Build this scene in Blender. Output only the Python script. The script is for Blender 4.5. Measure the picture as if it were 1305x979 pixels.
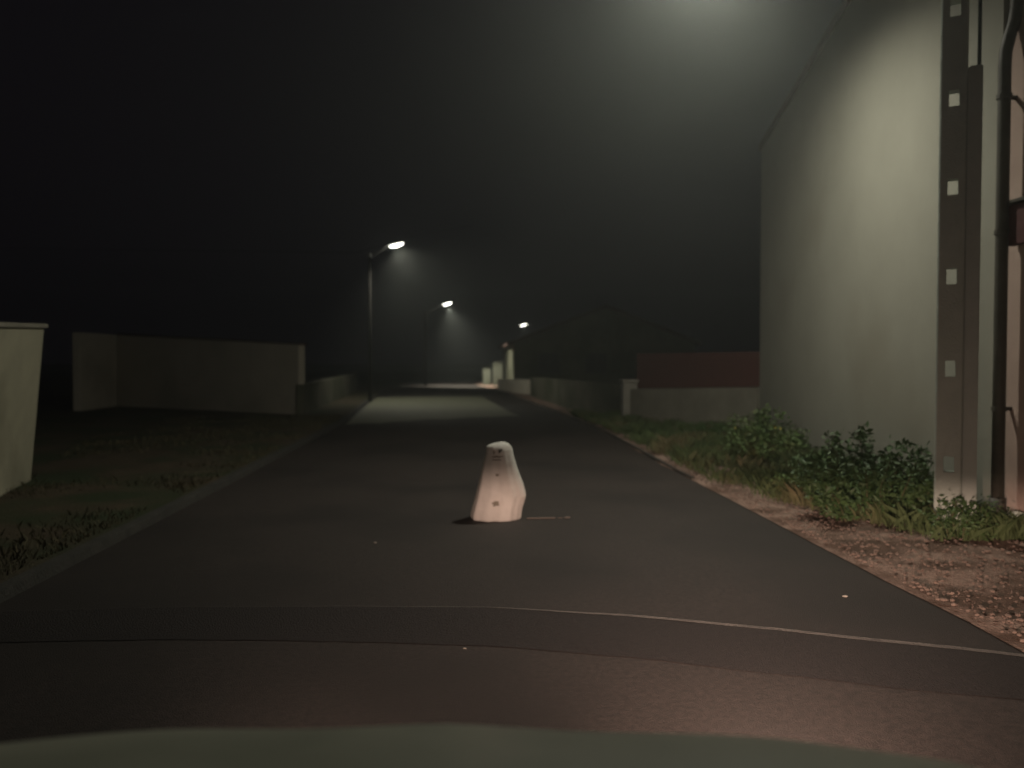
import bpy, bmesh, math, random
from mathutils import Vector, Matrix, noise
R = math.radians
random.seed(7)
for o in list(bpy.data.objects):
    bpy.data.objects.remove(o)
S = bpy.context.scene
COL = S.collection

# ------------------------------------------------------------------ camera
CAM_Z = 1.4
cam_d = bpy.data.cameras.new('camera')
cam_d.sensor_width = 36; cam_d.lens = 36 * 1000 / 1305
cam_d.clip_start = 0.05; cam_d.clip_end = 1500
cam_d.dof.use_dof = True; cam_d.dof.focus_distance = 3.6; cam_d.dof.aperture_fstop = 1.35
cam = bpy.data.objects.new('camera', cam_d); COL.objects.link(cam)
cam.location = (0, 0, CAM_Z)
cam.rotation_euler = (R(90 - 1.575), 0, R(-3.58))
S.camera = cam
CM = cam.rotation_euler.to_matrix()

def ray(px, py):
    return CM @ Vector(((px - 652.5) / 1000, -(py - 489.5) / 1000, -1))
def G(px, py, z=0.0):
    d = ray(px, py); t = (z - CAM_Z) / d.z
    return Vector((d.x * t, d.y * t, z))
def AT(px, py, y):
    """world point seen at a pixel at distance y down the street"""
    d = ray(px, py); t = y / d.y
    return Vector((d.x * t, y, CAM_Z + d.z * t))

# ------------------------------------------------------------------ night sky and exposure
W = bpy.data.worlds.new('World'); S.world = W; W.use_nodes = True
wn = W.node_tree.nodes; wl = W.node_tree.links
bg = wn['Background']
sky = wn.new('ShaderNodeTexSky'); sky.sky_type = 'NISHITA'; sky.sun_disc = False
sky.sun_elevation = R(-5); sky.sun_rotation = R(200)
mix = wn.new('ShaderNodeMix'); mix.data_type = 'RGBA'; mix.blend_type = 'ADD'
mix.inputs[0].default_value = 1.0
wl.new(sky.outputs[0], mix.inputs[6]); mix.inputs[7].default_value = (0.030, 0.024, 0.036, 1)
wl.new(mix.outputs[2], bg.inputs[0])
bg.inputs[1].default_value = 0.10
S.view_settings.view_transform = 'Standard'; S.view_settings.look = 'None'
S.view_settings.exposure = 0; S.view_settings.gamma = 1
S.cycles.use_denoising = True
S.cycles.volume_bounces = 0; S.cycles.max_bounces = 5; S.cycles.diffuse_bounces = 3
S.cycles.sample_clamp_indirect = 4

# ------------------------------------------------------------------ helpers
def tag(o, label=None, cat=None, group=None, kind=None):
    if label: o['label'] = label
    if cat: o['category'] = cat
    if group: o['group'] = group
    if kind: o['kind'] = kind
    return o
def empty(name, loc, rz=0.0, label=None, cat=None, group=None):
    o = bpy.data.objects.new(name, None); COL.objects.link(o)
    o.location = loc; o.rotation_euler = (0, 0, rz); o.empty_display_size = 0.2
    return tag(o, label, cat, group)
def obj(name, bm, m, parent=None, smooth=False, loc=None, local=False):
    """link a bmesh; coordinates are world ones, moved into the parent's space unless local"""
    me = bpy.data.meshes.new(name)
    bmesh.ops.recalc_face_normals(bm, faces=bm.faces[:])
    o = bpy.data.objects.new(name, me); COL.objects.link(o)
    off = Matrix.Identity(4)
    if parent and not local:
        off = wmat(parent).inverted()
        bm.transform(off)
    elif loc is not None:
        bm.transform(Matrix.Translation(-Vector(loc))); o.location = loc
    bm.to_mesh(me); bm.free()
    if smooth:
        for p in me.polygons: p.use_smooth = True
    me.materials.append(m)
    if parent: o.parent = parent
    return o
def wmat(o):
    m = Matrix.LocRotScale(o.location, o.rotation_euler, None)
    return (wmat(o.parent) @ m) if o.parent else m
def box(bm, c, s, rot=None, bev=0.0):
    m = Matrix.Translation(Vector(c)) @ (rot.to_4x4() if rot else Matrix.Identity(4)) @ Matrix.Diagonal((s[0], s[1], s[2], 1))
    r = bmesh.ops.create_cube(bm, size=1, matrix=m)
    if bev > 0:
        ed = list({e for v in r['verts'] for e in v.link_edges})
        bmesh.ops.bevel(bm, geom=ed, offset=bev, segments=2, affect='EDGES')
    return bm
def tube(bm, pts, rad, seg=10, caps=True):
    pts = [Vector(p) for p in pts]
    rads = rad if isinstance(rad, (list, tuple)) else [rad] * len(pts)
    rings = []
    for i, p in enumerate(pts):
        t = (pts[min(i + 1, len(pts) - 1)] - pts[max(i - 1, 0)]).normalized()
        a = t.orthogonal() if i == 0 else (rings_a - t * rings_a.dot(t))
        a.normalize(); rings_a = a; b = t.cross(a)
        rings.append([bm.verts.new(p + rads[i] * (a * math.cos(2 * math.pi * k / seg) + b * math.sin(2 * math.pi * k / seg))) for k in range(seg)])
    for i in range(len(rings) - 1):
        for k in range(seg):
            bm.faces.new((rings[i][k], rings[i][(k + 1) % seg], rings[i + 1][(k + 1) % seg], rings[i + 1][k]))
    if caps:
        bm.faces.new(rings[0][::-1]); bm.faces.new(rings[-1])
    return bm
def prism(bm, poly, z0, z1):
    """vertical prism over a polygon of (x, y); z1 may be a list of heights"""
    z1s = z1 if isinstance(z1, (list, tuple)) else [z1] * len(poly)
    z0s = z0 if isinstance(z0, (list, tuple)) else [z0] * len(poly)
    b = [bm.verts.new((p[0], p[1], z0s[i])) for i, p in enumerate(poly)]
    t = [bm.verts.new((p[0], p[1], z1s[i])) for i, p in enumerate(poly)]
    n = len(poly)
    for i in range(n):
        bm.faces.new((b[i], b[(i + 1) % n], t[(i + 1) % n], t[i]))
    bm.faces.new(b[::-1]); bm.faces.new(t)
    return bm
def wallrun(bm, pts, thick, z0, z1, side=1):
    """wall of some thickness along a polyline of (x, y); z1 one height or one per point"""
    z1s = z1 if isinstance(z1, (list, tuple)) else [z1] * len(pts)
    z0s = z0 if isinstance(z0, (list, tuple)) else [z0] * len(pts)
    P = [Vector((p[0], p[1])) for p in pts]; off = []
    for i in range(len(P)):
        t = (P[min(i + 1, len(P) - 1)] - P[max(i - 1, 0)]).normalized()
        off.append(P[i] + Vector((t.y, -t.x)) * thick * side)
    A = [[bm.verts.new((q.x, q.y, z)) for q, z in ((P[i], z0s[i]), (P[i], z1s[i]), (off[i], z1s[i]), (off[i], z0s[i]))] for i in range(len(P))]
    for i in range(len(P) - 1):
        for k in range(4):
            bm.faces.new((A[i][k], A[i][(k + 1) % 4], A[i + 1][(k + 1) % 4], A[i + 1][k]))
    bm.faces.new(A[0][::-1]); bm.faces.new(A[-1])
    return bm

# ------------------------------------------------------------------ materials
def mat(name, c1, c2=None, scale=5, rough=0.8, bump=0.0, bscale=60, detail=6, spec=0.4, metal=0.0,
        c3=None, s3=1.0, t3=0.55, emit=None, estr=0.0, stretch=None, hard=0.5):
    m = bpy.data.materials.new(name); m.use_nodes = True
    n = m.node_tree.nodes; l = m.node_tree.links; b = n['Principled BSDF']
    b.inputs['Roughness'].default_value = rough; b.inputs['Metallic'].default_value = metal
    b.inputs['Specular IOR Level'].default_value = spec
    tc = n.new('ShaderNodeTexCoord'); src = tc.outputs['Object']
    if stretch:
        mp = n.new('ShaderNodeMapping'); mp.inputs['Scale'].default_value = stretch
        l.new(src, mp.inputs[0]); src = mp.outputs[0]
    col = None
    if c2 is not None:
        nz = n.new('ShaderNodeTexNoise'); nz.inputs['Scale'].default_value = scale; nz.inputs['Detail'].default_value = detail
        nz.inputs['Roughness'].default_value = 0.65
        l.new(src, nz.inputs['Vector'])
        rp = n.new('ShaderNodeValToRGB'); rp.color_ramp.elements[0].position = 0.5 - hard * 0.4; rp.color_ramp.elements[1].position = 0.5 + hard * 0.4
        rp.color_ramp.elements[0].color = (*c1, 1); rp.color_ramp.elements[1].color = (*c2, 1)
        l.new(nz.outputs['Fac'], rp.inputs[0]); col = rp.outputs[0]
        if c3 is not None:
            n3 = n.new('ShaderNodeTexNoise'); n3.inputs['Scale'].default_value = s3; n3.inputs['Detail'].default_value = 5
            l.new(tc.outputs['Object'], n3.inputs['Vector'])
            r3 = n.new('ShaderNodeValToRGB'); r3.color_ramp.elements[0].position = t3 - 0.08; r3.color_ramp.elements[1].position = t3 + 0.08
            l.new(n3.outputs['Fac'], r3.inputs[0])
            mx = n.new('ShaderNodeMix'); mx.data_type = 'RGBA'; l.new(r3.outputs[0], mx.inputs[0]); l.new(col, mx.inputs[6]); mx.inputs[7].default_value = (*c3, 1)
            col = mx.outputs[2]
        l.new(col, b.inputs['Base Color'])
    else:
        b.inputs['Base Color'].default_value = (*c1, 1)
    if bump:
        nb = n.new('ShaderNodeTexNoise'); nb.inputs['Scale'].default_value = bscale; nb.inputs['Detail'].default_value = 8
        l.new(tc.outputs['Object'], nb.inputs['Vector'])
        bp = n.new('ShaderNodeBump'); bp.inputs['Strength'].default_value = bump; bp.inputs['Distance'].default_value = 0.02
        l.new(nb.outputs['Fac'], bp.inputs['Height']); l.new(bp.outputs[0], b.inputs['Normal'])
    if emit:
        b.inputs['Emission Color'].default_value = (*emit, 1); b.inputs['Emission Strength'].default_value = estr
    return m
M = {}
M['asphalt'] = mat('asphalt', (.019, .0155, .014), (.049, .039, .034), 34, .75, .42, 150, 10, .3, c3=(.023, .019, .017), s3=.55, t3=.53)
M['patch'] = mat('trench_patch', (.014, .011, .011), (.028, .023, .021), 35, .75, .7, 110, 8, .3)
M['lip'] = mat('kerb_stone_flush', (.085, .075, .068), (.15, .135, .12), 9, .85, .5, 60)
M['kerb'] = mat('kerb_concrete', (.022, .022, .019), (.055, .052, .045), 6, .9, .5, 50)
M['soil'] = mat('soil', (.035, .028, .020), (.075, .055, .040), 3, .95, .8, 25, 9, .2)
M['gravel'] = mat('reddish_gravel', (.16, .10, .078), (.36, .26, .21), 26, .9, 1.0, 45, 10, .2, c3=(.11, .070, .052), s3=2.2, t3=.5)
M['verge_left'] = mat('dry_verge', (.035, .028, .018), (.085, .065, .042), 5, .95, .9, 35, 10, .2, c3=(.032, .042, .020), s3=.9, t3=.52)
M['render'] = mat('cream_render', (.262, .258, .215), (.30, .295, .248), 1.1, .9, .35, 120, 6, .25, c3=(.245, .235, .19), s3=.5, t3=.62)
M['pillar'] = mat('weathered_pillar_render', (.075, .08, .058), (.125, .13, .10), 2.5, .95, .4, 60, c3=(.05, .055, .036), s3=1.6, t3=.55)
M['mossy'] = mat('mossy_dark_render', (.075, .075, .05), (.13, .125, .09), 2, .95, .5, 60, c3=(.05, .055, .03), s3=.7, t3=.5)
M['pool_paint'] = mat('painted_lamp_pool', (.12, .125, .085), (.20, .205, .145), 14, .75, .5, 70)  # paler asphalt colour standing in for lamplight on the road
M['pink'] = mat('pinkish_render', (.44, .33, .28), (.52, .40, .34), 2.2, .9, .4, 110, 6, .25)
M['beige'] = mat('beige_wall_render', (.27, .26, .19), (.35, .33, .24), 2.5, .9, .5, 90, 7, .25, c3=(.22, .21, .15), s3=1.1, t3=.6)
M['brownwall'] = mat('brownish_wall_render', (.38, .345, .275), (.47, .43, .35), 1.2, .92, .5, 70, 7, .2, c3=(.33, .30, .235), s3=.6, t3=.56)
M['greywall'] = mat('grey_wall_render', (.17, .16, .13), (.25, .235, .19), 2, .92, .5, 70, 7, .2)
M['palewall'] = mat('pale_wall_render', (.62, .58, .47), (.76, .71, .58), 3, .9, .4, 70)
M['coping'] = mat('coping_stone', (.20, .19, .16), (.30, .28, .24), 5, .85, .4, 60)
M['redboard'] = mat('red_brown_boards', (.075, .030, .025), (.10, .040, .033), 6, .7, .4, 60, stretch=(3, 3, .6))
M['redsign'] = mat('dark_red_paint', (.07, .024, .024), (.10, .034, .033), 8, .6, .15, 60)
M['tile'] = mat('roof_tiles', (.05, .028, .022), (.095, .052, .04), 9, .85, .8, 25)
M['concrete'] = mat('pole_concrete', (.40, .46, .41), (.50, .56, .50), 7, .88, .6, 80, 8, .25, c3=(.44, .50, .44), s3=2.2, t3=.55)
M['darkwood'] = mat('creosoted_wood', (.010, .009, .008), (.020, .017, .014), 9, .9, .4, 60, stretch=(4, 4, .4))
M['guard'] = mat('cable_guard_metal', (.38, .43, .39), (.44, .49, .44), 6, .7, .25, 60)
M['cable'] = mat('black_cable', (.012, .012, .012), None, rough=.6)
M['pvc'] = mat('downpipe_zinc', (.050, .046, .036), (.085, .078, .062), 5, .6, .2, 40)
M['steel'] = mat('galvanised_steel', (.30, .30, .29), (.42, .42, .40), 8, .5, .1, 60, metal=.4)
M['dimframe'] = mat('weathered_frame', (.05, .05, .045), (.08, .08, .07), 8, .8)
M['dark'] = mat('dark_opening', (.012, .012, .014), (.02, .02, .022), 4, .35)
M['leaf'] = mat('weed_leaves', (.045, .085, .022), (.10, .155, .045), 2.5, .6, 0, c3=(.14, .15, .05), s3=6, t3=.62)
M['leaf_b'] = mat('bramble_leaves', (.030, .068, .020), (.075, .13, .040), 2.5, .6)
M['stem'] = mat('plant_stem', (.06, .07, .03), (.10, .09, .04), 8, .8)
M['flower'] = mat('yellow_flower', (.55, .45, .08), (.6, .5, .12), 8, .7)
M['grass'] = mat('verge_grass', (.035, .060, .018), (.080, .110, .038), 1.4, .8, 0, c3=(.11, .095, .045), s3=1.1, t3=.58)
M['drygrass'] = mat('dry_grass', (.040, .040, .018), (.085, .070, .035), 1.4, .85)
M['litter'] = mat('fallen_leaf_litter', (.10, .070, .055), (.21, .155, .125), 3, .85, .3, 60)
M['stone'] = mat('pale_stone', (.40, .34, .28), (.55, .48, .40), 8, .85, .6, 30)
M['stick'] = mat('pale_wood', (.08, .07, .06), (.13, .11, .095), 12, .85, .3, 60, stretch=(1, 6, 6))
M['bonnet'] = mat('bonnet_paint', (.40, .415, .32), (.46, .475, .37), 1.8, .42, .10, 9, 4, .5, c3=(.36, .38, .29), s3=3.2, t3=.55)
M['plastic'] = mat('black_plastic', (.02, .02, .02), (.035, .035, .033), 20, .6)
M['rubber'] = mat('tyre_rubber', (.02, .02, .02), (.03, .03, .03), 15, .85)
M['seatcloth'] = mat('seat_cloth', (.04, .04, .045), (.06, .06, .065), 40, .95)
M['lens'] = mat('lit_headlamp_lens', (.8, .75, .7), None, rough=.3, emit=(1, .72, .5), estr=3)
M['lamp_on'] = mat('lit_lamp_bowl', (.9, .9, .85), None, rough=.4, emit=(1, .98, .86), estr=14)
M['ink'] = mat('black_marker', (.06, .06, .045), (.10, .095, .07), 30, .8)
M['mouthink'] = mat('faded_marker', (.17, .155, .12), (.26, .24, .19), 30, .8)

# translucent white cloth
m = mat('white_sheet', (.60, .585, .54), (.74, .72, .67), 7, .85, .2, 22, 8, .2, c3=(.56, .53, .48), s3=9, t3=.7)
M['sheet'] = m
nt = m.node_tree; b = nt.nodes['Principled BSDF']; out = nt.nodes['Material Output']
tr = nt.nodes.new('ShaderNodeBsdfTranslucent'); tr.inputs[0].default_value = (.7, .68, .62, 1)
ms = nt.nodes.new('ShaderNodeMixShader'); ms.inputs[0].default_value = .15
nt.links.new(b.outputs[0], ms.inputs[1]); nt.links.new(tr.outputs[0], ms.inputs[2]); nt.links.new(ms.outputs[0], out.inputs[0])

# ------------------------------------------------------------------ lamps (only those the photograph shows lit)
def spot(name, loc, target, power, color, angle, blend, radius, parent=None):
    d = bpy.data.lights.new(name, 'SPOT'); d.energy = power; d.color = color
    d.spot_size = R(angle); d.spot_blend = blend; d.shadow_soft_size = radius
    o = bpy.data.objects.new(name, d); COL.objects.link(o)
    q = (Vector(target) - Vector(loc)).to_track_quat('-Z', 'Y')
    mw = Matrix.Translation(Vector(loc)) @ q.to_matrix().to_4x4()
    if parent:
        o.parent = parent; mw = wmat(parent).inverted() @ mw
    o.matrix_local = mw
    return o
def batwing(o, k):
    """throw more light sideways than straight down, as road luminaires do"""
    L = o.data; L.use_nodes = True; n = L.node_tree.nodes; l = L.node_tree.links
    tc = n.new('ShaderNodeTexCoord'); sp = n.new('ShaderNodeSeparateXYZ'); l.new(tc.outputs['Normal'], sp.inputs[0])
    a = n.new('ShaderNodeMath'); a.operation = 'ABSOLUTE'; l.new(sp.outputs[2], a.inputs[0])
    m_ = n.new('ShaderNodeMath'); m_.operation = 'MAXIMUM'; l.new(a.outputs[0], m_.inputs[0]); m_.inputs[1].default_value = .25
    p = n.new('ShaderNodeMath'); p.operation = 'POWER'; l.new(m_.outputs[0], p.inputs[0]); p.inputs[1].default_value = -k
    l.new(p.outputs[0], n['Emission'].inputs['Strength'])
STREET = (1.0, .955, .80)

# ------------------------------------------------------------------ the ground, road, kerbs
def sheet(name, poly, z, m, nx=None):
    bm = bmesh.new()
    bm.faces.new([bm.verts.new((p[0], p[1], z)) for p in poly])
    return tag(obj(name, bm, m), kind='structure')
sheet('ground', [(-400, -400), (400, -400), (400, 600), (-400, 600)], -0.012, M['soil'])
def hw(y):     # right and left road edges against distance
    R_ = [(-30, 2.72), (4, 2.72), (10, 2.74), (16, 2.85), (22, 2.65), (30, 2.25), (37, 1.95), (48, .75), (60, .9), (75, 3.2), (90, 7.5), (110, 15)]
    L_ = [(-30, -2.72), (9, -2.68), (18, -2.72), (29, -3.4), (38, -3.75), (48, -3.6), (60, -3.1), (75, -1.5), (90, 2.5), (110, 10)]
    def f(T):
        for (a, u), (b_, v) in zip(T, T[1:]):
            if a <= y <= b_: return u + (v - u) * (y - a) / (b_ - a)
    return f(L_), f(R_)
ys = [-30, -10, 0, 2, 4, 6, 8, 10, 12, 14, 16, 18, 20, 22, 25, 28, 30, 33, 37, 42, 48, 54, 60, 67, 75, 82, 90, 100, 110]
bm = bmesh.new(); prev = None
for y in ys:
    a, b_ = hw(y); cur = []
    for k in range(9):
        t = k / 8; cur.append(bm.verts.new((a + (b_ - a) * t, y, 0.03 * (1 - (2 * t - 1) ** 2))))
    if prev:
        for k in range(8): bm.faces.new((prev[k], prev[k + 1], cur[k + 1], cur[k]))
    prev = cur
tag(obj('road', bm, M['asphalt'], smooth=True), kind='structure')
def camber(x, y):
    a, b_ = hw(y); t = (x - a) / (b_ - a)
    return 0.03 * (1 - (2 * t - 1) ** 2)

# trench patch crossing the road with a worn pale lip on its far side
def band(name, top, bot, m, dz):
    bm = bmesh.new(); prev = None; n = 150
    for i in range(n + 1):
        t = i / n
        def pick(T):
            f = t * (len(T) - 1); k = min(int(f), len(T) - 2)
            q = T[k].lerp(T[k + 1], f - k); return q
        A, B = pick(top), pick(bot); row = []
        for q in (A, A.lerp(B, .5), B):
            q = q.copy(); q.y += .014 * noise.noise(Vector((q.x * 2.3, 7 if name == 'trench_patch' else 3, 1))) + .005 * noise.noise(Vector((q.x * 14, 1, 1))); q.z = (camber(q.x, q.y) if abs(q.x) < 2.7 else 0) + dz
            row.append(bm.verts.new(q))
        if prev:
            for k in range(2): bm.faces.new((prev[k], prev[k + 1], row[k + 1], row[k]))
        prev = row
    return tag(obj(name, bm, m, smooth=True), kind='structure')
T1 = [G(-160, 782), G(200, 779), G(430, 780), G(620, 781), G(800, 790), G(1000, 807), G(1140, 820), G(1345, 838.5)]
T2 = [G(-160, 782.1), G(200, 779.1), G(430, 780.3), G(620, 781.8), G(800, 793), G(1000, 810.5), G(1140, 824), G(1345, 842.5)]
T3 = [G(-160, 822), G(200, 821), G(430, 825), G(620, 832), G(800, 845), G(1000, 868), G(1140, 882), G(1345, 899)]
band('trench_patch', T2, T3, M['patch'], .003)
band('worn_edge_strip', T1, T2, M['lip'], .005)

bm = bmesh.new(); prev = None  # pool of light under the nearest left lamp, painted as a paler road patch
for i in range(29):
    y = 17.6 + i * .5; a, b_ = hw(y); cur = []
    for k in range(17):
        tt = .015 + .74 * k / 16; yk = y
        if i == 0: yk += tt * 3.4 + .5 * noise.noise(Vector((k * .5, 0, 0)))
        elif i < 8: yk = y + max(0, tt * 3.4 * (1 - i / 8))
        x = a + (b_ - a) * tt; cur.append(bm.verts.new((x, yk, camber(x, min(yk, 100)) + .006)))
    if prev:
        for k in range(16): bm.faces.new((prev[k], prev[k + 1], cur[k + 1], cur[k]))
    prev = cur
tag(obj('lamp_pool_patch', bm, M['pool_paint'], smooth=True), kind='structure')

# left verge, right verge
def strip(name, inner, outer, m, z):
    bm = bmesh.new(); prev = None
    for a, c in zip(inner, outer):
        cur = [bm.verts.new((a[0] + (c[0] - a[0]) * t, a[1] + (c[1] - a[1]) * t,
               (z - .022 if k == 0 and name == 'right_verge' else z + .025 * noise.noise(Vector((a[0] + (c[0] - a[0]) * t, a[1], 0)) * 1.3) * (0 if k == 0 else 1)))) for k, t in enumerate((0, .2, .4, .6, .8, 1))]
        if prev:
            for k in range(5): bm.faces.new((prev[k], prev[k + 1], cur[k + 1], cur[k]))
        prev = cur
    return tag(obj(name, bm, m, smooth=True), kind='structure')
yy = [y * .4 - 4 for y in range(0, 151)]
strip('left_verge', [(hw(y)[0] - .09, y) for y in yy], [(-16, y) for y in yy], M['verge_left'], .055)
strip('right_verge', [(hw(y)[1] - .03 + .035 * noise.noise(Vector((y * 1.1, 4, 2))), y) for y in yy], [(9 if y > 3 else 12, y) for y in yy], M['gravel'], .03)
bm = bmesh.new(); wallrun(bm, [(hw(y)[0], y) for y in yy], .10, -.05, .07, -1)
tag(obj('left_kerb', bm, M['kerb']), kind='structure')
bm = bmesh.new(); wallrun(bm, [(hw(y)[1] - .02 + .03 * noise.noise(Vector((y * 1.3, 0, 2))), y) for y in yy if y > 9], .05, -.05, .032, 1)
tag(obj('right_edge_strip', bm, M['kerb']), kind='structure')

# ------------------------------------------------------------------ haze
bm = bmesh.new(); box(bm, (5, 62, 6.2), (150, 150, 15.2))
hm = bpy.data.materials.new('haze'); hm.use_nodes = True
hn = hm.node_tree.nodes; hn.remove(hn['Principled BSDF'])
pv = hn.new('ShaderNodeVolumePrincipled'); pv.inputs['Color'].default_value = (.84, .92, .88, 1)
pv.inputs['Density'].default_value = .0082
pv.inputs['Anisotropy'].default_value = .72
hm.node_tree.links.new(pv.outputs[0], hn['Material Output'].inputs['Volume'])
tag(obj('haze', bm, hm), kind='stuff')

# ------------------------------------------------------------------ big gabled house on the right
CN = Vector((5.40, 14.0)); CF = Vector((4.50, 6.35))       # far and near corners of its street wall
u = (CN - CF).normalized(); nrm = Vector((u.y, -u.x))       # nrm points away from the street
t = empty('gabled_house', (CF.x, CF.y, 0), 0, 'tall cream rendered house whose plain side wall rises behind the weeds and concrete pole', 'house')
L = (CN - CF).length; PEAK = L * .52
def HP(s, dpt): q = CF + u * s + nrm * dpt; return (q.x, q.y)
prof = [(0, 5.45), (L * .40, 6.0), (L, 5.25)]
bm = bmesh.new()
fr = [bm.verts.new((*HP(0, 0), -.05))] + [bm.verts.new((*HP(s, 0), z)) for s, z in prof] + [bm.verts.new((*HP(L, 0), -.05))]
bk = [bm.verts.new((*HP(0, 9), -.05))] + [bm.verts.new((*HP(s, 9), z)) for s, z in prof] + [bm.verts.new((*HP(L, 9), -.05))]
bm.faces.new(fr); bm.faces.new(bk[::-1])
for i in range(5): bm.faces.new((fr[i], fr[(i + 1) % 5], bk[(i + 1) % 5], bk[i]))
obj('wall', bm, M['render'], t)
bm = bmesh.new()
for (s0, z0), (s1, z1) in ((prof[0], prof[1]), (prof[1], prof[2])):
    e = .05 if s1 == L else 0
    s1e = s1 + e; z1e = z1 - e * .5
    v = [(s0, z0 + .01), (s1e, z1e + .01), (s1e, z1e + .13), (s0, z0 + .13)]
    A = [bm.verts.new((*HP(s, -.04), z)) for s, z in v]; B = [bm.verts.new((*HP(s, 9.1), z)) for s, z in v]
    bm.faces.new(A); bm.faces.new(B[::-1])
    for i in range(4): bm.faces.new((A[i], A[(i + 1) % 4], B[(i + 1) % 4], B[i]))
obj('roof', bm, M['tile'], t)

# ------------------------------------------------------------------ pinkish house nearer, right edge
NF = Vector((4.52, 6.33)); u2 = Vector((.02, -1)).normalized()
t = empty('pink_house', (NF.x, NF.y, 0), 0, 'pinkish rendered house front at the right edge beside the downpipe', 'house')
bm = bmesh.new(); prism(bm, [(4.53, 6.32), (4.42, .3), (12, .3), (12.5, 5.4)], -.05, 5.8)
obj('wall', bm, M['pink'], t)
bm = bmesh.new(); prism(bm, [(4.25, 6.33), (4.12, .1), (12.2, .1), (12.7, 5.4)], 5.81, [6.0, 6.0, 8.2, 8.2])
obj('roof', bm, M['tile'], t)
# dark red framed board on its wall: frame and inset
bm = bmesh.new()
p0 = AT(1284, 258, 6.28)
zt = AT(1290, 262, 6.2).z; zb = AT(1290, 313, 6.2).z
box(bm, (4.48, 5.98, (zt + zb) / 2 - .01), (.07, .42, zt - zb), bev=.006)
brd = obj('sign_board', bm, M['redsign'], t)
bm = bmesh.new(); box(bm, (4.47, 5.98, zt + .012), (.11, .46, .03), bev=.006)
obj('ledge', bm, M['pvc'], brd)

# downpipe with swan neck on the house corner
pb = AT(1291, 676, 6.15); pt = AT(1268, 100, 6.15)
t = empty('downpipe', (pb.x, pb.y, .03), 0, 'dark metal rainwater downpipe between the tall cream house and the pinkish house', 'downpipe')
px_ = AT(1276, 350, 6.2).x
bm = bmesh.new()
path = [Vector((px_, 6.2, .05)), Vector((px_, 6.2, 1.5)), Vector((px_, 6.2, 3.0)), Vector((px_, 6.2, AT(1270, 85, 6.2).z))]
q0 = path[-1]
path += [q0 + Vector((.005, 0, .12)), q0 + Vector((.035, 0, .24)), q0 + Vector((.075, 0, .36)), q0 + Vector((.095, 0, .50)), q0 + Vector((.10, 0, 1.1)), q0 + Vector((.10, 0, 2.0))]
tube(bm, path, .048, 14)
pipe = obj('pipe', bm, M['pvc'], t, smooth=True)
for z in (1.0, 2.45, 3.55):
    bm = bmesh.new(); tube(bm, [(px_, 6.2, z), (px_, 6.2, z + .035)], .058, 14); box(bm, (px_ + .06, 6.22, z + .017), (.12, .03, .03))
    obj('bracket', bm, M['pvc'], t)
bm = bmesh.new(); tube(bm, [(px_, 6.2, .03), (px_, 6.2, .28)], .062, 14)
obj('cast_foot', bm, M['pvc'], t, smooth=True)

# ------------------------------------------------------------------ concrete utility pole with square holes
PY = 5.95
pm = AT(1211, 420, PY); PRZ = R(-31.5)
t = empty('utility_pole', (pm.x, PY, 0), PRZ, 'square concrete utility pole with a column of square holes, in front of the cream house', 'utility pole')
cs = math.cos(PRZ); PW = .192; PD = .10; GW = .098
def zat(py): return AT(1211, py, PY).z
bm = bmesh.new(); hw_, hh_ = .036, .062; hx = .004
prism(bm, [(-PW / 2, .012), (-PW / 2 + .012, 0), (hx - hw_, 0), (hx - hw_, PD), (-PW / 2, PD)], -.1, 7.4)
prism(bm, [(hx + hw_, 0), (PW / 2 - .012, 0), (PW / 2, .012), (PW / 2, PD), (hx + hw_, PD)], -.1, 7.4)
cur = -.1
for zc in [zat(y_) for y_ in (592, 470, 352, 238, 125, 10)] + [5.1, 5.8, 6.5]:
    prism(bm, [(hx - hw_, 0), (hx + hw_, 0), (hx + hw_, PD), (hx - hw_, PD)], cur, zc - hh_); cur = zc + hh_
prism(bm, [(hx - hw_, 0), (hx + hw_, 0), (hx + hw_, PD), (hx - hw_, PD)], cur, 7.4)
obj('shaft', bm, M['concrete'], t, local=True)
zg = zat(95)
bm = bmesh.new(); box(bm, (PW / 2 + GW / 2 + .002, PD / 2 - .01, zg / 2), (GW, PD * .8, zg + .1), bev=.008)
obj('cable_guard', bm, M['guard'], t, local=True)
bm = bmesh.new(); tube(bm, [(PW / 2 + .075, .06, zg - .15), (PW / 2 + .075, .06, 5.5), (PW / 2 + .06, .06, 7.2)], .014, 8)
obj('cable', bm, M['cable'], t, local=True)
bm = bmesh.new(); box(bm, (.03, PD / 2, 5.6), (PW + .12, PD + .02, .03)); obj('clamp', bm, M['steel'], t, local=True)
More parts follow.
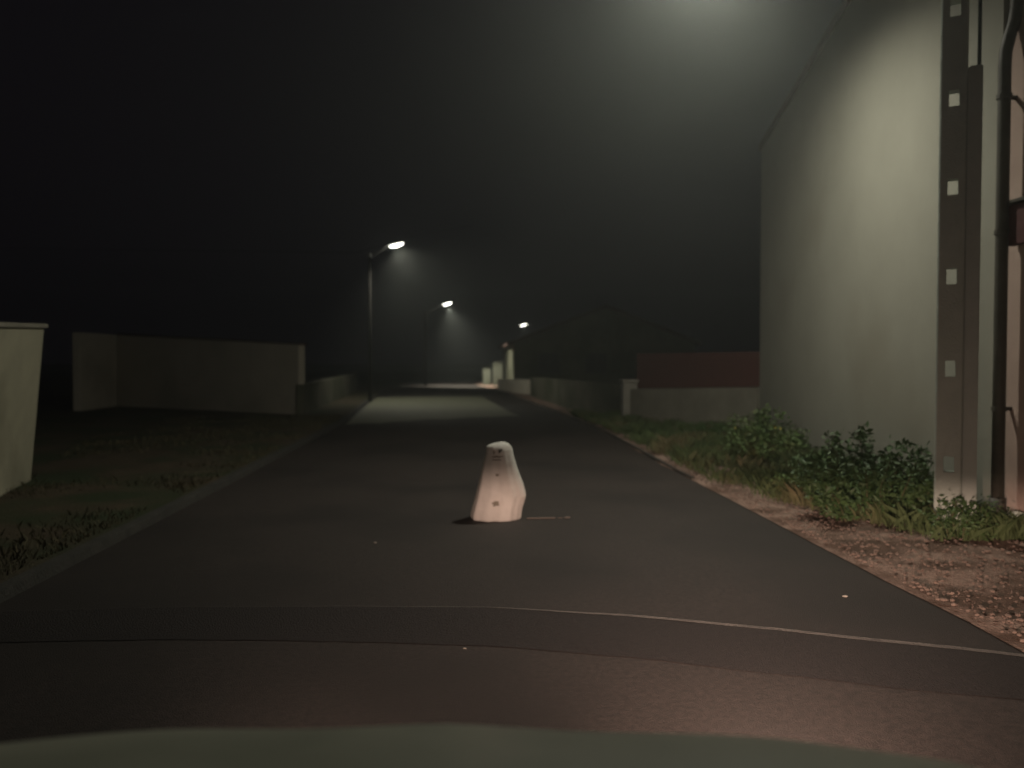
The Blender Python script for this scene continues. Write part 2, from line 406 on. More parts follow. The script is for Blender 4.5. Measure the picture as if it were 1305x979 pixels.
# lamp arm and head above the frame
LH = Vector((2.75, 8.4, 6.15))
bm = bmesh.new(); pc = Vector((pm.x + .08, PY + .1, 6.9))
tube(bm, [pc, pc.lerp(LH, .35) + Vector((0, 0, .25)), pc.lerp(LH, .7) + Vector((0, 0, .25)), LH + Vector((.05, -.25, .12))], .03, 10)
arm = obj('lamp_arm', bm, M['steel'], t, smooth=True)
def bowl(bm, c, rot, sx, sy, sz, lower=True):
    r = bmesh.ops.create_uvsphere(bm, u_segments=18, v_segments=10, radius=1)
    bmesh.ops.delete(bm, geom=[v for v in r['verts'] if (v.co.z > .02 if lower else v.co.z < -.02)], context='VERTS')
    bm.transform(Matrix.Translation(Vector(c)) @ rot.to_4x4() @ Matrix.Diagonal((sx, sy, sz, 1)))
    return bm
def lamphead(parent, c, rot, s, power, tgt, ang, blend, lampobj='lamp_light', wing=0, rad=.10):
    bm = bmesh.new(); bowl(bm, Vector(c) + rot @ Vector((0, 0, .012)), rot, .33 * s, .15 * s, .09 * s, False)
    bowl_top = bm
    h = obj('lamp_housing', bm, M['steel'], parent, smooth=True)
    bm = bmesh.new(); bowl(bm, c, rot, .27 * s, .12 * s, .075 * s, True)
    obj('lamp_bowl', bm, M['lamp_on'], h if False else parent, smooth=True)
    o = spot(lampobj, Vector(c) - rot @ Vector((0, 0, .12 * s)), tgt, power, STREET, ang, blend, rad, parent)
    if wing: batwing(o, wing)
I3 = Matrix.Identity(3)
lamphead(t, LH, Matrix.Rotation(R(50), 3, 'Z'), 1.0, 950, LH + Vector((-1.6, 1.2, -5)), 179, .85)

# ------------------------------------------------------------------ further street lamps
def lamp_post(px, py, y, side, label, power, ang, blend, tilt, aim, s=1.0, reach=1.35, drop=.4, wing=0):
    c = AT(px, py, y)
    base = (c.x - side * reach, y + .15)
    t = empty('street_lamp', (base[0], base[1], 0), 0, label, 'street lamp', 'lit street lamps along the road')
    bm = bmesh.new(); tube(bm, [(base[0], base[1], -.1), (base[0], base[1], 3), (base[0], base[1], c.z - drop + .1)], [.07, .06, .045], 10)
    obj('pole', bm, M['darkwood'], t, smooth=True)
    rot = Matrix.Rotation(-R(tilt), 3, 'Y')
    bm = bmesh.new(); e = c + rot @ Vector((-.28 * s * side, 0, .04))
    tube(bm, [(base[0], base[1], c.z - drop - .08), (base[0] + side * .25, base[1], c.z - drop * .8), (e.x, e.y, e.z)], .028, 8)
    obj('lamp_arm', bm, M['steel'], t, smooth=True)
    bm = bmesh.new(); tube(bm, [(base[0], base[1], c.z - drop - .06), (base[0], base[1], c.z - drop + .06)], .10, 10)
    obj('clamp', bm, M['steel'], t)
    lamphead(t, c, rot, s, power, c + Vector(aim), ang, blend, wing=wing)
    return t
lamp_post(505, 312, 28, 1, 'nearest and highest of the lit street lamps left of the road', 480, 156, .9, 14, (2.2, 1.0, -5), .92, .95, .36, 1.4)
lamp_post(570, 387, 45, 1, 'middle lit street lamp casting a hazy cone of light over the road', 5200, 104, 1.0, 16, (1.5, 1.6, -4.6), .95, 1.26, .55)
lamp_post(667, 414, 64, -1, 'farthest small lit street lamp behind the roof of the low house', 500, 80, .9, 16, (.2, -.5, -5), 1.0)

# overhead cable running through the nearest lamp pole
a = AT(300, 330, 28.2); c = AT(800, 262, 28.2); p = AT(505, 309, 28.2)
bm = bmesh.new(); base = AT(455, 322, 28.15)
pts = [Vector((-60, 36, 6.6)), Vector((-30, 32, 5.9)), base, AT(520, 303, 28.15), AT(600, 288, 27)]
tube(bm, pts, .008, 6)
tag(obj('overhead_cable', bm, M['cable']), 'thin black overhead cable crossing at the nearest left street lamp', 'cable')

# ------------------------------------------------------------------ garden wall with red-brown boards, right
A = G(812, 541); B = Vector((5.50, 14.04, 0))
t = empty('garden_wall', (A.x, A.y, 0), 0, 'low rendered garden wall topped with red brown boards beside the tall house', 'garden wall')
dA = (B - A); n_ = 5
bm = bmesh.new(); wallrun(bm, [(A.x, A.y), (B.x, B.y)], .2, -.05, [.80, .95], 1 if dA.y < 0 else 1)
obj('wall', bm, M['greywall'], t)
bm = bmesh.new(); wallrun(bm, [(A.x + .0, A.y + .05), (B.x, B.y + .05)], .04, [.81, .96], [1.60, 1.60], -1)
boards = obj('board_panel', bm, M['redboard'], t)
t2 = empty('gate_post', (A.x - .2, A.y + .05, 0), 0, 'pale square post ending the wall with red brown boards', 'gate post')
bm = bmesh.new(); box(bm, (A.x - .17, A.y + .08, .46), (.32, .3, .98), bev=.01); obj('post', bm, M['coping'], t2)
bm = bmesh.new(); box(bm, (A.x - .17, A.y + .08, .985), (.38, .36, .06), bev=.01); obj('post_cap', bm, M['coping'], t2)

# dark low wall continuing down the right side
W1 = [G(796, 539), G(722, 521), G(676, 505)]
bm = bmesh.new(); wallrun(bm, [(p.x, p.y) for p in W1], .2, -.05, [.86, .86, .80], 1)
o = obj('boundary_wall', bm, M['mossy'], loc=(W1[0].x, W1[0].y, 0))
tag(o, 'long low dim grey boundary wall on the right between gate post and pale wall', 'wall')
W2 = [G(672, 503.5), G(655, 500.5), G(634, 497)]
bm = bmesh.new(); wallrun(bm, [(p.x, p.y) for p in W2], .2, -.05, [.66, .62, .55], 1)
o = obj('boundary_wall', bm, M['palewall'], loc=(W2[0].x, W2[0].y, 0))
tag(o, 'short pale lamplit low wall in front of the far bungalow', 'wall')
for (a_, b2, top, bot, lab) in ((628, 641, 462, 492, 'taller pale gate pillar nearest the far bungalow, lit by the lamp'), (615, 626, 470, 490.8, 'shorter pale gate pillar at the end of the lit wall')):
    g = G((a_ + b2) / 2, bot); w = (b2 - a_) / 1000 * g.y; h = AT(630, top, g.y).z
    t = empty('gate_pillar', (g.x, g.y, 0), 0, lab, 'gate pillar', 'pale gate pillars beside the far road')
    bm = bmesh.new(); box(bm, (g.x, g.y, h / 2 - .05), (w * .9, w * .9, h), bev=.02); obj('shaft', bm, M['pillar'], t)
    bm = bmesh.new(); box(bm, (g.x, g.y, h - .02), (w, w, .07), bev=.015); obj('pillar_cap', bm, M['pillar'], t)

# ------------------------------------------------------------------ far low house with a gable towards us
def gable_house(name, x0, x1, y, depth, ze, zp, label, wins, over=.35, wm='greywall', slopey=0.0):
    t = empty(name, ((x0 + x1) / 2, y, 0), 0, label, 'house')
    xm_ = (x0 + x1) / 2; bm = bmesh.new()
    f = [(x0, -.05), (x0, ze), (xm_, zp), (x1, ze), (x1, -.05)]
    a = [bm.verts.new((x, y, z)) for x, z in f]; b_ = [bm.verts.new((x, y + depth, z)) for x, z in f]
    bm.faces.new(a); bm.faces.new(b_[::-1])
    for i in range(5): bm.faces.new((a[i], a[(i + 1) % 5], b_[(i + 1) % 5], b_[i]))
    obj('wall', bm, M[wm], t)
    bm = bmesh.new(); sl = (zp - ze) / (xm_ - x0)
    for sg in (-1, 1):
        xo = xm_ + sg * (xm_ - x0 + over); zo = ze - over * sl
        v = [(xm_, zp + .02), (xo, zo + .02), (xo, zo + .20), (xm_, zp + .20)]
        A = [bm.verts.new((x, y - over, z)) for x, z in v]; B = [bm.verts.new((x, y + depth + over, z)) for x, z in v]
        bm.faces.new(A); bm.faces.new(B[::-1])
        for i in range(4): bm.faces.new((A[i], A[(i + 1) % 4], B[(i + 1) % 4], B[i]))
    rf = obj('roof', bm, M['tile'], t)
    bm = bmesh.new(); box(bm, (xm_ + 1.2, y + depth * .5, zp - .25), (.5, .6, 1.0)); obj('chimney', bm, M['greywall'], rf)
    for (wx, wz, ww, wh) in wins:
        bm = bmesh.new()
        for dx, dz, sx, sz in ((-ww / 2, 0, .07, wh + .14), (ww / 2, 0, .07, wh + .14), (0, wh / 2, ww, .07), (0, -wh / 2, ww, .07), (0, 0, .05, wh)):
            box(bm, (wx + dx, y - .02, wz + dz), (sx, .06 + .004 * (sx > .1), sz))
        w = obj('window', bm, M['dimframe'], t)
        bm = bmesh.new(); box(bm, (wx, y - .008, wz), (ww - .08, .012, wh - .08)); obj('pane', bm, M['dark'], w)
    return t
y = 43.0
gable_house('bungalow', AT(655, 480, y).x, AT(885, 480, y).x, y, 12, AT(655, 438, y).z, AT(770, 393, y).z,
            'dim grey bungalow with a dark gabled roof below the farthest street lamp',
            [(AT(700, 470, y).x, 1.35, 1.2, 1.1), (AT(760, 470, y).x, 1.35, 1.2, 1.1)], over=.3, wm='mossy')

# ------------------------------------------------------------------ left side walls
# near left wall, end lit by the lamp overhead
N1 = G(38, 619); N0 = G(-120, 705)
t = empty('courtyard_wall', (N1.x, N1.y, 0), 0, 'pale cream garden wall cut by the left edge of the picture', 'garden wall')
dn = (Vector((N0.x, N0.y)) - Vector((N1.x, N1.y))).normalized()
bm = bmesh.new()
H1 = AT(57, 418, N1.y).z
s_ = Vector((dn.y, -dn.x))     # away from the street
if s_.x > 0: s_ = -s_
lean = Vector((AT(56, 418, N1.y).x - N1.x, 0, 0))
P = [Vector((N1.x, N1.y)), Vector((N0.x, N0.y)), Vector((N0.x, N0.y)) + s_ * .22, Vector((N1.x, N1.y)) + s_ * .22]
lo = [bm.verts.new((p.x, p.y, -.05)) for p in P]
hi = [bm.verts.new((p.x + (lean.x if i in (0, 3) else 0), p.y, H1 if i in (0, 3) else H1 - .12)) for i, p in enumerate(P)]
for i in range(4): bm.faces.new((lo[i], lo[(i + 1) % 4], hi[(i + 1) % 4], hi[i]))
bm.faces.new(lo[::-1]); bm.faces.new(hi)
obj('wall', bm, M['beige'], t)
bm = bmesh.new()
lo = [bm.verts.new((v[0], v[1], v[2])) for v in [(P[0].x + lean.x + .03, P[0].y + .03, H1 + .003), (P[1].x + .03, P[1].y, H1 - .117), (P[2].x - .03, P[2].y, H1 - .117), (P[3].x + lean.x - .03, P[3].y + .03, H1 + .003)]]
hi = [bm.verts.new(v.co + Vector((0, 0, .045))) for v in lo]
for i in range(4): bm.faces.new((lo[i], lo[(i + 1) % 4], hi[(i + 1) % 4], hi[i]))
bm.faces.new(lo[::-1]); bm.faces.new(hi)
obj('coping', bm, M['greywall'], t)

# wall further back across the side yard, with its return
E1 = G(381, 531); E0 = G(150, 520); E2 = G(104, 526)
t = empty('yard_wall', (E1.x, E1.y, 0), 0, 'long dim brownish rendered wall facing us beyond the left verge', 'garden wall')
hE1 = AT(381, 440, E1.y).z; hE0 = AT(150, 427, E0.y).z; hE2 = AT(112, 424, E2.y).z
bm = bmesh.new(); wallrun(bm, [(E1.x, E1.y), (E0.x, E0.y)], .22, -.05, [hE1, hE0], 1)
obj('wall', bm, M['brownwall'], t)
bm = bmesh.new(); wallrun(bm, [(E0.x - .01, E0.y - .01), (E2.x, E2.y)], .22, -.05, [hE0, hE2], 1)
obj('return_wall', bm, M['brownwall'], t)
bm = bmesh.new(); wallrun(bm, [(E1.x + .03, E1.y - .03), (E0.x, E0.y - .03)], .28, [hE1 + .003, hE0 + .003], [hE1 + .05, hE0 + .05], 1)
obj('coping', bm, M['tile'], t)
L1, L0 = G(455, 500), G(388, 531)
bm = bmesh.new(); wallrun(bm, [(L0.x, L0.y), (L1.x, L1.y)], .2, -.05, [AT(388, 490, L0.y).z, AT(455, 476, L1.y).z], -1)
tag(obj('boundary_wall', bm, M['mossy'], loc=(L0.x, L0.y, 0)), 'low dark wall running along the left side of the road towards the lamps', 'wall')

# ------------------------------------------------------------------ vegetation
def leaf_face(bm, c, d, w, l):
    d = d.normalized(); s = d.orthogonal().normalized()
    s = (Matrix.Rotation(random.uniform(0, 6.28), 3, d) @ s)
    up = d.cross(s) * .12 * l
    v = [bm.verts.new(c), bm.verts.new(c + d * l * .5 + s * w * .5 + up), bm.verts.new(c + d * l), bm.verts.new(c + d * l * .5 - s * w * .5 + up)]
    bm.faces.new(v)
def bush(name, c, rx, ry, h, n, label, cat, mt, leafs=(.03, .07), stems=14, flowers=0, group=None, seed=1):
    random.seed(seed)
    t = empty(name, c, 0, label, cat, group); c = Vector(c)
    fb = bmesh.new(); sb = bmesh.new(); tips = []
    for i in range(stems):
        a = random.uniform(0, 6.28); rr = math.sqrt(random.random())
        b0 = c + Vector((math.cos(a) * rx * rr * .55, math.sin(a) * ry * rr * .55, 0))
        hh = h * random.uniform(.5, 1.0) * (1 - .45 * rr ** 2)
        e = b0 + Vector((math.cos(a) * rx * .55 * rr + random.uniform(-.06, .06), math.sin(a) * ry * .55 * rr, hh))
        mdl = b0.lerp(e, .5) + Vector((random.uniform(-.04, .04), random.uniform(-.04, .04), hh * .08))
        tube(sb, [b0, mdl, e], [.008, .006, .003], 5); tips.append((b0, mdl, e))
    for i in range(n):
        b0, md, e = random.choice(tips); k = random.random() ** .7
        p = (b0.lerp(md, k * 2) if k < .5 else md.lerp(e, k * 2 - 1)) + Vector((random.gauss(0, .05), random.gauss(0, .05), random.gauss(0, .03)))
        if p.z < c.z + .01: p.z = c.z + .01
        d = Vector((random.gauss(0, 1), random.gauss(0, 1), random.gauss(.35, .7)))
        l = random.uniform(*leafs); leaf_face(fb, p, d, l * random.uniform(.3, .6), l)
    obj('foliage', fb, M[mt], t); obj('stem', sb, M['stem'], t)
    if flowers:
        for i in range(flowers):
            b0, md, e = random.choice(tips); f = bmesh.new()
            p = e + Vector((random.gauss(0, .05), random.gauss(0, .05) - .03, .02 + random.gauss(0, .04)))
            for k in range(7):
                a = k * 6.28 / 7; leaf_face(f, p, Vector((math.cos(a), -.3, math.sin(a))), .012, .02)
            obj('flower', f, M['flower'], t)
    return t
bush('weed_bush', G(972, 600) + Vector((.15, .4, .02)), .50, .40, .86, 4200, 'leafy weed bush with small yellow flowers at the far corner of the tall house', 'bush', 'leaf', (.03, .08), 34, 6, 'weeds along the house wall', 11)
bush('weed_bush', G(1112, 668) + Vector((.02, .15, .02)), .62, .42, .86, 6000, 'wider dark green bramble clump just left of the concrete pole', 'bush', 'leaf_b', (.03, .085), 44, 0, 'weeds along the house wall', 12)
bush('weed_bush', G(1045, 640) + Vector((.05, .1, .02)), .42, .35, .50, 2600, 'low green weed clump between the two taller weed bushes', 'bush', 'leaf', (.03, .07), 26, 0, 'weeds along the house wall', 13)
bush('weed_bush', G(1222, 690) + Vector((.0, .0, .02)), .26, .15, .42, 900, 'small weed tuft growing in front of the foot of the pole', 'bush', 'leaf_b', (.03, .06), 14, 0, 'weeds along the house wall', 14)
bush('weed_bush', G(905, 565) + Vector((.1, .2, .02)), .75, .4, .36, 2000, 'low sprawling weed clump at the foot of the wall with red brown boards', 'bush', 'leaf_b', (.03, .07), 26, 0, 'weeds along the house wall', 15)

def grass(name, n, pick, hgt, m, label, cat='grass', seed=3):
    random.seed(seed); bm = bmesh.new()
    for i in range(n):
        p = pick()
        if p is None: continue
        h = random.uniform(*hgt) * (0.6 + .8 * max(0, noise.noise(Vector((p.x, p.y, 3)) * 1.7) + .4))
        a = random.uniform(0, 6.28); w = random.uniform(.004, .009)
        s = Vector((math.cos(a), math.sin(a), 0)) * w; ln = Vector((random.gauss(0, .4), random.gauss(0, .4), 0)) * h
        v = [bm.verts.new(p - s), bm.verts.new(p + s), bm.verts.new(p + s * .7 + ln * .35 + Vector((0, 0, h * .6))), bm.verts.new(p + ln + Vector((0, 0, h)))]
        bm.faces.new(v)
    return tag(obj(name, bm, m), label, cat, kind='stuff')
def pick_r():
    y = random.uniform(5.75, 20); a = hw(y)[1]
    xw = CF.x + (y - CF.y) * (CN.x - CF.x) / (CN.y - CF.y) if y < 14 else 5.4 - (y - 14) * .4
    # the gravel shoulder narrows away from us
    sh = .10 + max(0, (8.2 - y)) * .32
    t_ = random.random() ** .8
    x = a + sh + (xw - a - sh) * t_
    if noise.noise(Vector((x, y, 0)) * 1.4) + .30 + t_ * .6 < random.random() * .7: return None
    return Vector((x, y, .03))
grass('verge_grass', 60000, pick_r, (.06, .22), M['grass'], 'uneven green grass growing on the right verge below the house')
def pick_l():
    y = random.uniform(4.5, 20); x = hw(y)[0] - .18 - random.random() ** 1.3 * 4
    if x < -4.7 - (y - 8) * .3: return None
    if noise.noise(Vector((x, y, 5)) * .9) < random.uniform(-.25, .25): return None
    return Vector((x, y, .05))
grass('dry_grass', 26000, pick_l, (.02, .07), M['drygrass'], 'thin dry brownish grass on the left verge', seed=4)

# leaf litter and gravel on the right shoulder
random.seed(9); bm = bmesh.new()
for i in range(6500):
    y = random.uniform(2.6, 9.5); a = hw(y)[1]; x = a + random.random() ** 1.1 * (1.75 if y < 6.3 else .8)
    p = Vector((x, y, .045)); l = random.uniform(.005, .012) if random.random() < .8 else random.uniform(.012, .03)
    if noise.noise(Vector((x * 1.5, y, 1)) * 1.6) < random.uniform(-.5, .3): continue
    leaf_face(bm, p, Vector((random.gauss(0, 1), random.gauss(0, 1), random.gauss(.1, .25))), l * .7, l)
for i in range(2200):
    y = random.uniform(2.6, 11); x = hw(y)[1] + random.random() ** 1.5 * 1.5
    r = random.uniform(.005, .018)
    bmesh.ops.create_icosphere(bm, subdivisions=1, radius=r, matrix=Matrix.Translation((x, y, .04)) @ Matrix.Diagonal((1, random.uniform(.6, 1.2), .6, 1)))
tag(obj('leaf_litter', bm, M['litter']), 'reddish gravel and fallen leaves along the right road edge', 'gravel', kind='stuff')

# pale stone by the pink house
g = G(1300, 684)
bm = bmesh.new(); bmesh.ops.create_icosphere(bm, subdivisions=3, radius=.1)
for v in bm.verts:
    v.co *= 1 + .22 * noise.noise(v.co * 14 + Vector((3, 1, 2))); v.co.z *= 1.15; v.co.x *= .8
bm.transform(Matrix.Translation((g.x + .0, g.y, .10)))
tag(obj('stone', bm, M['stone'], smooth=True, loc=(g.x, g.y, 0)), 'pale rounded stone at the foot of the pinkish house wall', 'stone')

# small bits on the road
for (px, py, sz, lab) in ((1077, 763, .018, 'small pale scrap on the right of the road before the trench patch'),
                          (592, 835, .010, 'tiny pale pebble on the road nearest the car'),
                          (478, 697, .015, 'small grey pebble on the road left of the ghost figure')):
    g = G(px, py); z = camber(g.x, g.y)
    bm = bmesh.new(); bmesh.ops.create_icosphere(bm, subdivisions=2, radius=sz)
    for v in bm.verts:
        v.co.z *= .35; v.co.y *= .6; v.co *= 1 + .2 * noise.noise(v.co * 60)
    bm.transform(Matrix.Translation((g.x, g.y, z + sz * .3)))
    tag(obj('pebble', bm, M['coping'], smooth=True, loc=(g.x, g.y, z)), lab, 'pebble')

# ------------------------------------------------------------------ the draped ghost figure standing in the road
g0 = G(636, 666, .028)
GY = g0.y + .20; GX = g0.x
t = empty('ghost_figure', (GX, GY, .028), 0, 'small ghost figure of white sheet with drawn face and dots, standing in the road', 'ghost figure')
PR = [  # z, left, right, depth
    (0.000, -.228, .190, .175), (.012, -.240, .203, .185), (.05, -.236, .208, .18), (.10, -.222, .218, .175), (.15, -.208, .234, .17), (.20, -.195, .247, .165),
    (.24, -.187, .241, .16), (.31, -.170, .222, .15), (.38, -.154, .192, .14), (.45, -.140, .167, .13), (.52, -.122, .147, .12),
    (.57, -.108, .135, .108), (.61, -.102, .128, .098), (.632, -.104, .118, .088), (.646, -.082, .108, .075), (.658, -.048, .094, .06), (.668, -.008, .072, .042), (.673, .02, .05, .015)]
NS = 96
def gpoint(zz, ang):
    zz = max(0, min(.673, zz))
    for i in range(len(PR) - 1):
        if PR[i][0] <= zz <= PR[i + 1][0]: break
    f = (zz - PR[i][0]) / (PR[i + 1][0] - PR[i][0])
    l, r, d = [PR[i][k] + (PR[i + 1][k] - PR[i][k]) * f for k in (1, 2, 3)]
    cx = (l + r) / 2; hwid = (r - l) / 2
    sq = 2.4
    ca, sa = math.cos(ang), math.sin(ang)
    rr = (abs(ca) ** sq + abs(sa) ** sq) ** (-1 / sq)
    low = (1 - zz / .673)
    fold = (math.sin(ang * 9 + 1.2 * math.sin(ang * 3) + zz * 2) * .038 + math.sin(ang * 17 + 4 * zz + 1) * .016) * (.35 + .9 * low) * (1 if zz < .6 else (.673 - zz) / .073)
    nz = noise.noise(Vector((ca * 1.7, sa * 1.7, zz * 5))) * .028
    edge = abs(ca) ** 3              # keep the outline seen from the front
    rr *= 1 + (fold + nz) * (1 - .65 * edge)
    return Vector((cx + ca * rr * hwid, sa * rr * d, zz))
bm = bmesh.new(); rings = []
ZZ = []
for i in range(len(PR) - 1):
    k = 3 if PR[i + 1][0] - PR[i][0] > .03 else 2
    for j in range(k): ZZ.append(PR[i][0] + (PR[i + 1][0] - PR[i][0]) * j / k)
ZZ.append(.673)
for zz in ZZ:
    rings.append([bm.verts.new(gpoint(zz, 2 * math.pi * k / NS)) for k in range(NS)])
for a, b_ in zip(rings, rings[1:]):
    for k in range(NS): bm.faces.new((a[k], a[(k + 1) % NS], b_[(k + 1) % NS], b_[k]))
bm.faces.new(rings[-1])
obj('sheet', bm, M['sheet'], t, smooth=True, local=True)
def patch(name, cx, cz, w, h, mt, ragged=.2, seed=0):
    """a flat mark on the front of the sheet, following its surface, 3 mm proud"""
    def find(x, z):
        best = min((abs(gpoint(z, a).x - x), a) for a in [math.pi + math.pi * k / 240 for k in range(241)])
        p = gpoint(z, best[1]); p.y -= .003; p.x = x; return p
    bm = bmesh.new(); n = 20; c = bm.verts.new(find(cx, cz)); ring = []; mid = []
    for k in range(n):
        a = 2 * math.pi * k / n; rr = 1 + ragged * noise.noise(Vector((math.cos(a), math.sin(a), seed * 3.3)) * 1.6)
        ring.append(bm.verts.new(find(cx + math.cos(a) * w / 2 * rr, cz + math.sin(a) * h / 2 * rr)))
        mid.append(bm.verts.new(find(cx + math.cos(a) * w / 4 * rr, cz + math.sin(a) * h / 4 * rr)))
    for k in range(n):
        bm.faces.new((c, mid[k], mid[(k + 1) % n])); bm.faces.new((mid[k], ring[k], ring[(k + 1) % n], mid[(k + 1) % n]))
    return obj(name, bm, M[mt], t, local=True)
PX = 6.95 / 1000
patch('eye', (630.5 - 636) * PX, .590, .022, .030, 'mouthink', .9, 1)
patch('eye', (638 - 636) * PX, .604, .036, .036, 'ink', .9, 2)
patch('mouth', (635 - 636) * PX, .556, .095, .018, 'mouthink', .9, 3)
patch('mouth', (633 - 636) * PX, .528, .075, .012, 'mouthink', .9, 6)
patch('button', (634 - 636) * PX, .400, .030, .020, 'mouthink', .8, 4)
patch('button', (632 - 636) * PX + .003, .155, .066, .040, 'mouthink', .9, 5)

# thin pale slat lying to the right of the ghost
a = G(668, 662, .03); c = G(727, 661, .03)
d = c - a; L_ = d.length
rot = Matrix.Rotation(math.atan2(d.y, d.x), 3, 'Z')
bm = bmesh.new(); q = a.lerp(c, .36); box(bm, (q.x, q.y, .040), (L_ * .62, .022, .012), rot, .003)
q = a.lerp(c, .93); box(bm, (q.x, q.y + .01, .040), (L_ * .13, .03, .012), Matrix.Rotation(.15, 3, 'Z') @ rot, .003)
q = a.lerp(c, .78); box(bm, (q.x, q.y + .004, .037), (L_ * .10, .008, .006), rot)
tag(obj('wooden_slat', bm, M['stick'], loc=(a.x, a.y, .03)), 'thin broken wooden slat lying on the road right of the ghost figure', 'slat')

# ------------------------------------------------------------------ the car the picture is taken from: bonnet in view
CYAW = R(-4.8)
t = empty('car', (-.19, -.585, .03), CYAW, 'grey green car whose bonnet edge shows along the bottom of the picture', 'car')
WID = .86
def top_z(y):        # centre line height of bonnet against distance along the car (local y; front at 2.05)
    T = [(.95, .93), (1.3, .90), (1.6, .85), (1.85, .775), (1.97, .725), (2.03, .665), (2.06, .60)]
    for (a, u_), (b_, v_) in zip(T, T[1:]):
        if a <= y <= b_: return u_ + (v_ - u_) * (y - a) / (b_ - a)
    return T[0][1] if y < .95 else T[-1][1]
bm = bmesh.new(); rows = []
NX = 32
for ly in [0.95, 1.1, 1.3, 1.5, 1.65, 1.78, 1.88, 1.94, 1.98, 2.01, 2.035, 2.05, 2.06]:
    row = []
    for k in range(NX + 1):
        s = -1 + 2 * k / NX
        back = .085 * abs(s) ** 3 * (ly - .95) / 1.11      # the nose curves back towards the wings
        z = top_z(ly) - .010 * abs(s) ** 3 + .006 * math.cos(s * 9) * (1 - abs(s))
        row.append(bm.verts.new((s * (WID - .06), ly - back, z - .0)))
    rows.append(row)
for a, b_ in zip(rows, rows[1:]):
    for k in range(NX): bm.faces.new((a[k], a[k + 1], b_[k + 1], b_[k]))
bon = obj('bonnet', bm, M['bonnet'], t, smooth=True, local=True)
sm = bon.modifiers.new('thick', 'SOLIDIFY'); sm.thickness = .02; sm.offset = -1
# body: wings, doors and bumper as a lofted shell below the bonnet
bm = bmesh.new(); secs = []
for ly, w_, zt_, zb_ in ((-2.2, .72, .80, .32), (-2.1, .80, .92, .26), (-1.5, .85, .95, .22), (-.4, .86, .94, .20), (.6, .86, .93, .20), (.93, .86, .92, .20)):
    prof_ = [(-w_ * .9, zb_), (-w_, zb_ + .12), (-w_, zt_ - .2), (-w_ + .05, zt_), (w_ - .05, zt_), (w_, zt_ - .2), (w_, zb_ + .12), (w_ * .9, zb_)]
    secs.append([bm.verts.new((x, ly, z)) for x, z in prof_])
for a, b_ in zip(secs, secs[1:]):
    for k in range(8):
        if k == 3 and a is not secs[0]: continue
        bm.faces.new((a[k], a[(k + 1) % 8], b_[(k + 1) % 8], b_[k]))
bm.faces.new(secs[0][::-1])
obj('body', bm, M['bonnet'], t, smooth=False, local=True)
for sg in (-1, 1):
    bm = bmesh.new(); sec = []
    for ly, zt_, zb_, w_ in ((.94, .92, .20, .86), (1.05, .91, .62, .86), (1.3, .885, .70, .86), (1.6, .82, .62, .845), (1.72, .78, .30, .82), (1.80, .72, .24, .79)):
        sec.append([bm.verts.new((sg * x, ly, z)) for x, z in ((w_, zb_), (w_, zt_ - .09), (w_ - .04, zt_ - .035), (w_ - .09, zt_ - .055), (w_ - .12, zb_))])
    for a, b_ in zip(sec, sec[1:]):
        for k in range(5): bm.faces.new((a[k], a[(k + 1) % 5], b_[(k + 1) % 5], b_[k]))
    bm.faces.new(sec[0]); bm.faces.new(sec[-1])
    obj('wing', bm, M['bonnet'], t, local=True)
bm = bmesh.new(); sec = []
for k in range(17):
    s = -1 + k / 8; yb = 2.10 - .30 * abs(s) ** 3
    sec.append([bm.verts.new(v) for v in ((s * .84, yb - .10, .20), (s * .85, yb + .0, .26), (s * .85, yb + .03, .40), (s * .84, yb - .01, .50), (s * .83, yb - .12, .50))])
for a, b_ in zip(sec, sec[1:]):
    for k in range(5): bm.faces.new((a[k], a[(k + 1) % 5], b_[(k + 1) % 5], b_[k]))
bm.faces.new(sec[0]); bm.faces.new(sec[-1][::-1])
obj('bumper', bm, M['bonnet'], t, local=True)
bm = bmesh.new(); box(bm, (0, 1.99, .555), (.9, .06, .09))
obj('grille', bm, M['plastic'], t, local=True)
for sg in (-1, 1):
    bm = bmesh.new(); box(bm, (sg * .62, 1.86, .575), (.32, .16, .125), Matrix.Rotation(-sg * .35, 3, 'Z'), .03)
    h = obj('headlight', bm, M['plastic'], t, local=True)
    bm = bmesh.new(); box(bm, (sg * .62 + sg * .028, 1.947, .575), (.28, .012, .10), Matrix.Rotation(-sg * .35, 3, 'Z'), .005)
    ln_ = obj('lens', bm, M['lens'], h, local=True)
    for ly in (1.32, -1.35):
        bm = bmesh.new(); tube(bm, [(sg * .66, ly, .30), (sg * .845, ly, .30)], .30, 28)
        w = obj('wheel', bm, M['rubber'], t, local=True)
        bm = bmesh.new(); tube(bm, [(sg * .80, ly, .30), (sg * .852, ly, .30)], .19, 20)
        obj('rim', bm, M['steel'], w, local=True)
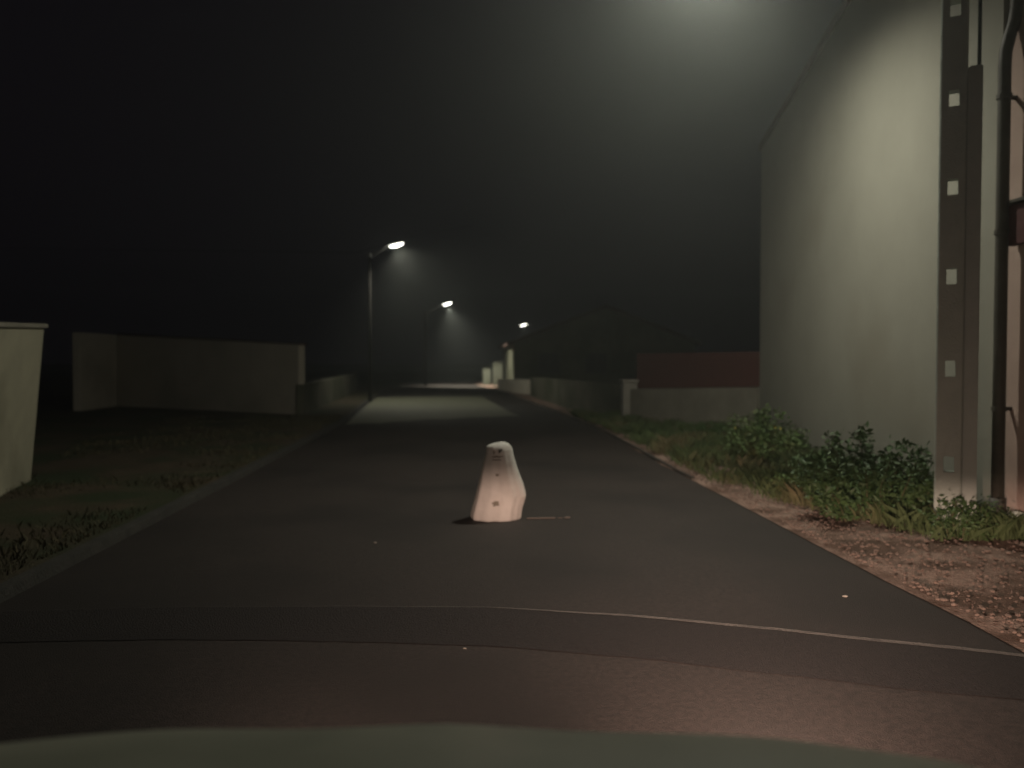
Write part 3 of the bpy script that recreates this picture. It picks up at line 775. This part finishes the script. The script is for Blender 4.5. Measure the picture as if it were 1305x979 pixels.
# washer nozzle-like dark cap at the left corner of the bonnet
bm = bmesh.new(); bmesh.ops.create_uvsphere(bm, u_segments=14, v_segments=8, radius=1)
q = wmat(t).inverted() @ AT(85, 958, 1.33); bm.transform(Matrix.Translation(q) @ Matrix.Diagonal((.036, .034, .022, 1)))
obj('rubber_buffer', bm, M['plastic'], t, smooth=True, local=True)
bm = bmesh.new(); box(bm, (0, .80, .88), (1.4, .28, .10), bev=.03)
obj('dashboard', bm, M['plastic'], t, local=True)
for sx in (-.36, .36):
    bm = bmesh.new(); box(bm, (sx, -.55, .50), (.5, .5, .16), bev=.05); box(bm, (sx, -.85, .78), (.48, .14, .52), Matrix.Rotation(.2, 3, 'X'), .05)
    obj('seat', bm, M['seatcloth'], t, local=True)

# dipped headlight beams: flat cut-off, as an IES-like distribution on each lamp
def headbeam(x, power, aimx, cut):
    loc = wmat(t) @ Vector((x, 2.02, .575))
    d_ = Vector((math.sin(aimx), math.cos(aimx), 0)); d_.rotate(Matrix.Rotation(CYAW, 3, 'Z'))
    o = spot('headlight_beam', loc, loc + d_, power, (1.0, .67, .53), 150, .6, .03, t)
    L = o.data; L.use_nodes = True; n = L.node_tree.nodes; l = L.node_tree.links; em = n['Emission']
    tc = n.new('ShaderNodeTexCoord'); sp = n.new('ShaderNodeSeparateXYZ'); l.new(tc.outputs['Normal'], sp.inputs[0])
    def mth(op, a, b_=None):
        q = n.new('ShaderNodeMath'); q.operation = op
        for i, v in enumerate((a, b_)):
            if v is None: continue
            if isinstance(v, (int, float)): q.inputs[i].default_value = v
            else: l.new(v, q.inputs[i])
        return q.outputs[0]
    z = mth('MAXIMUM', mth('ABSOLUTE', sp.outputs[2]), .05)
    v = mth('DIVIDE', sp.outputs[1], z); h = mth('DIVIDE', sp.outputs[0], z)
    mr = n.new('ShaderNodeMapRange'); mr.interpolation_type = 'SMOOTHSTEP'
    l.new(v, mr.inputs[0]); mr.inputs[1].default_value = cut + .035; mr.inputs[2].default_value = cut - .045
    mr.inputs[3].default_value = .06; mr.inputs[4].default_value = 1
    hz = mth('EXPONENT', mth('MULTIPLY', mth('MULTIPLY', h, h), -3.6))
    # less light poured at the ground just before the car
    dn_ = mth('EXPONENT', mth('MULTIPLY', mth('ABSOLUTE', v), -2.4))
    fac = mth('MULTIPLY', mth('MULTIPLY', mr.outputs[0], hz), dn_)
    l.new(fac, em.inputs['Strength'])
    return o
headbeam(-.60, 420, R(12), -.045)
headbeam(.60, 1900, R(18), -.045)
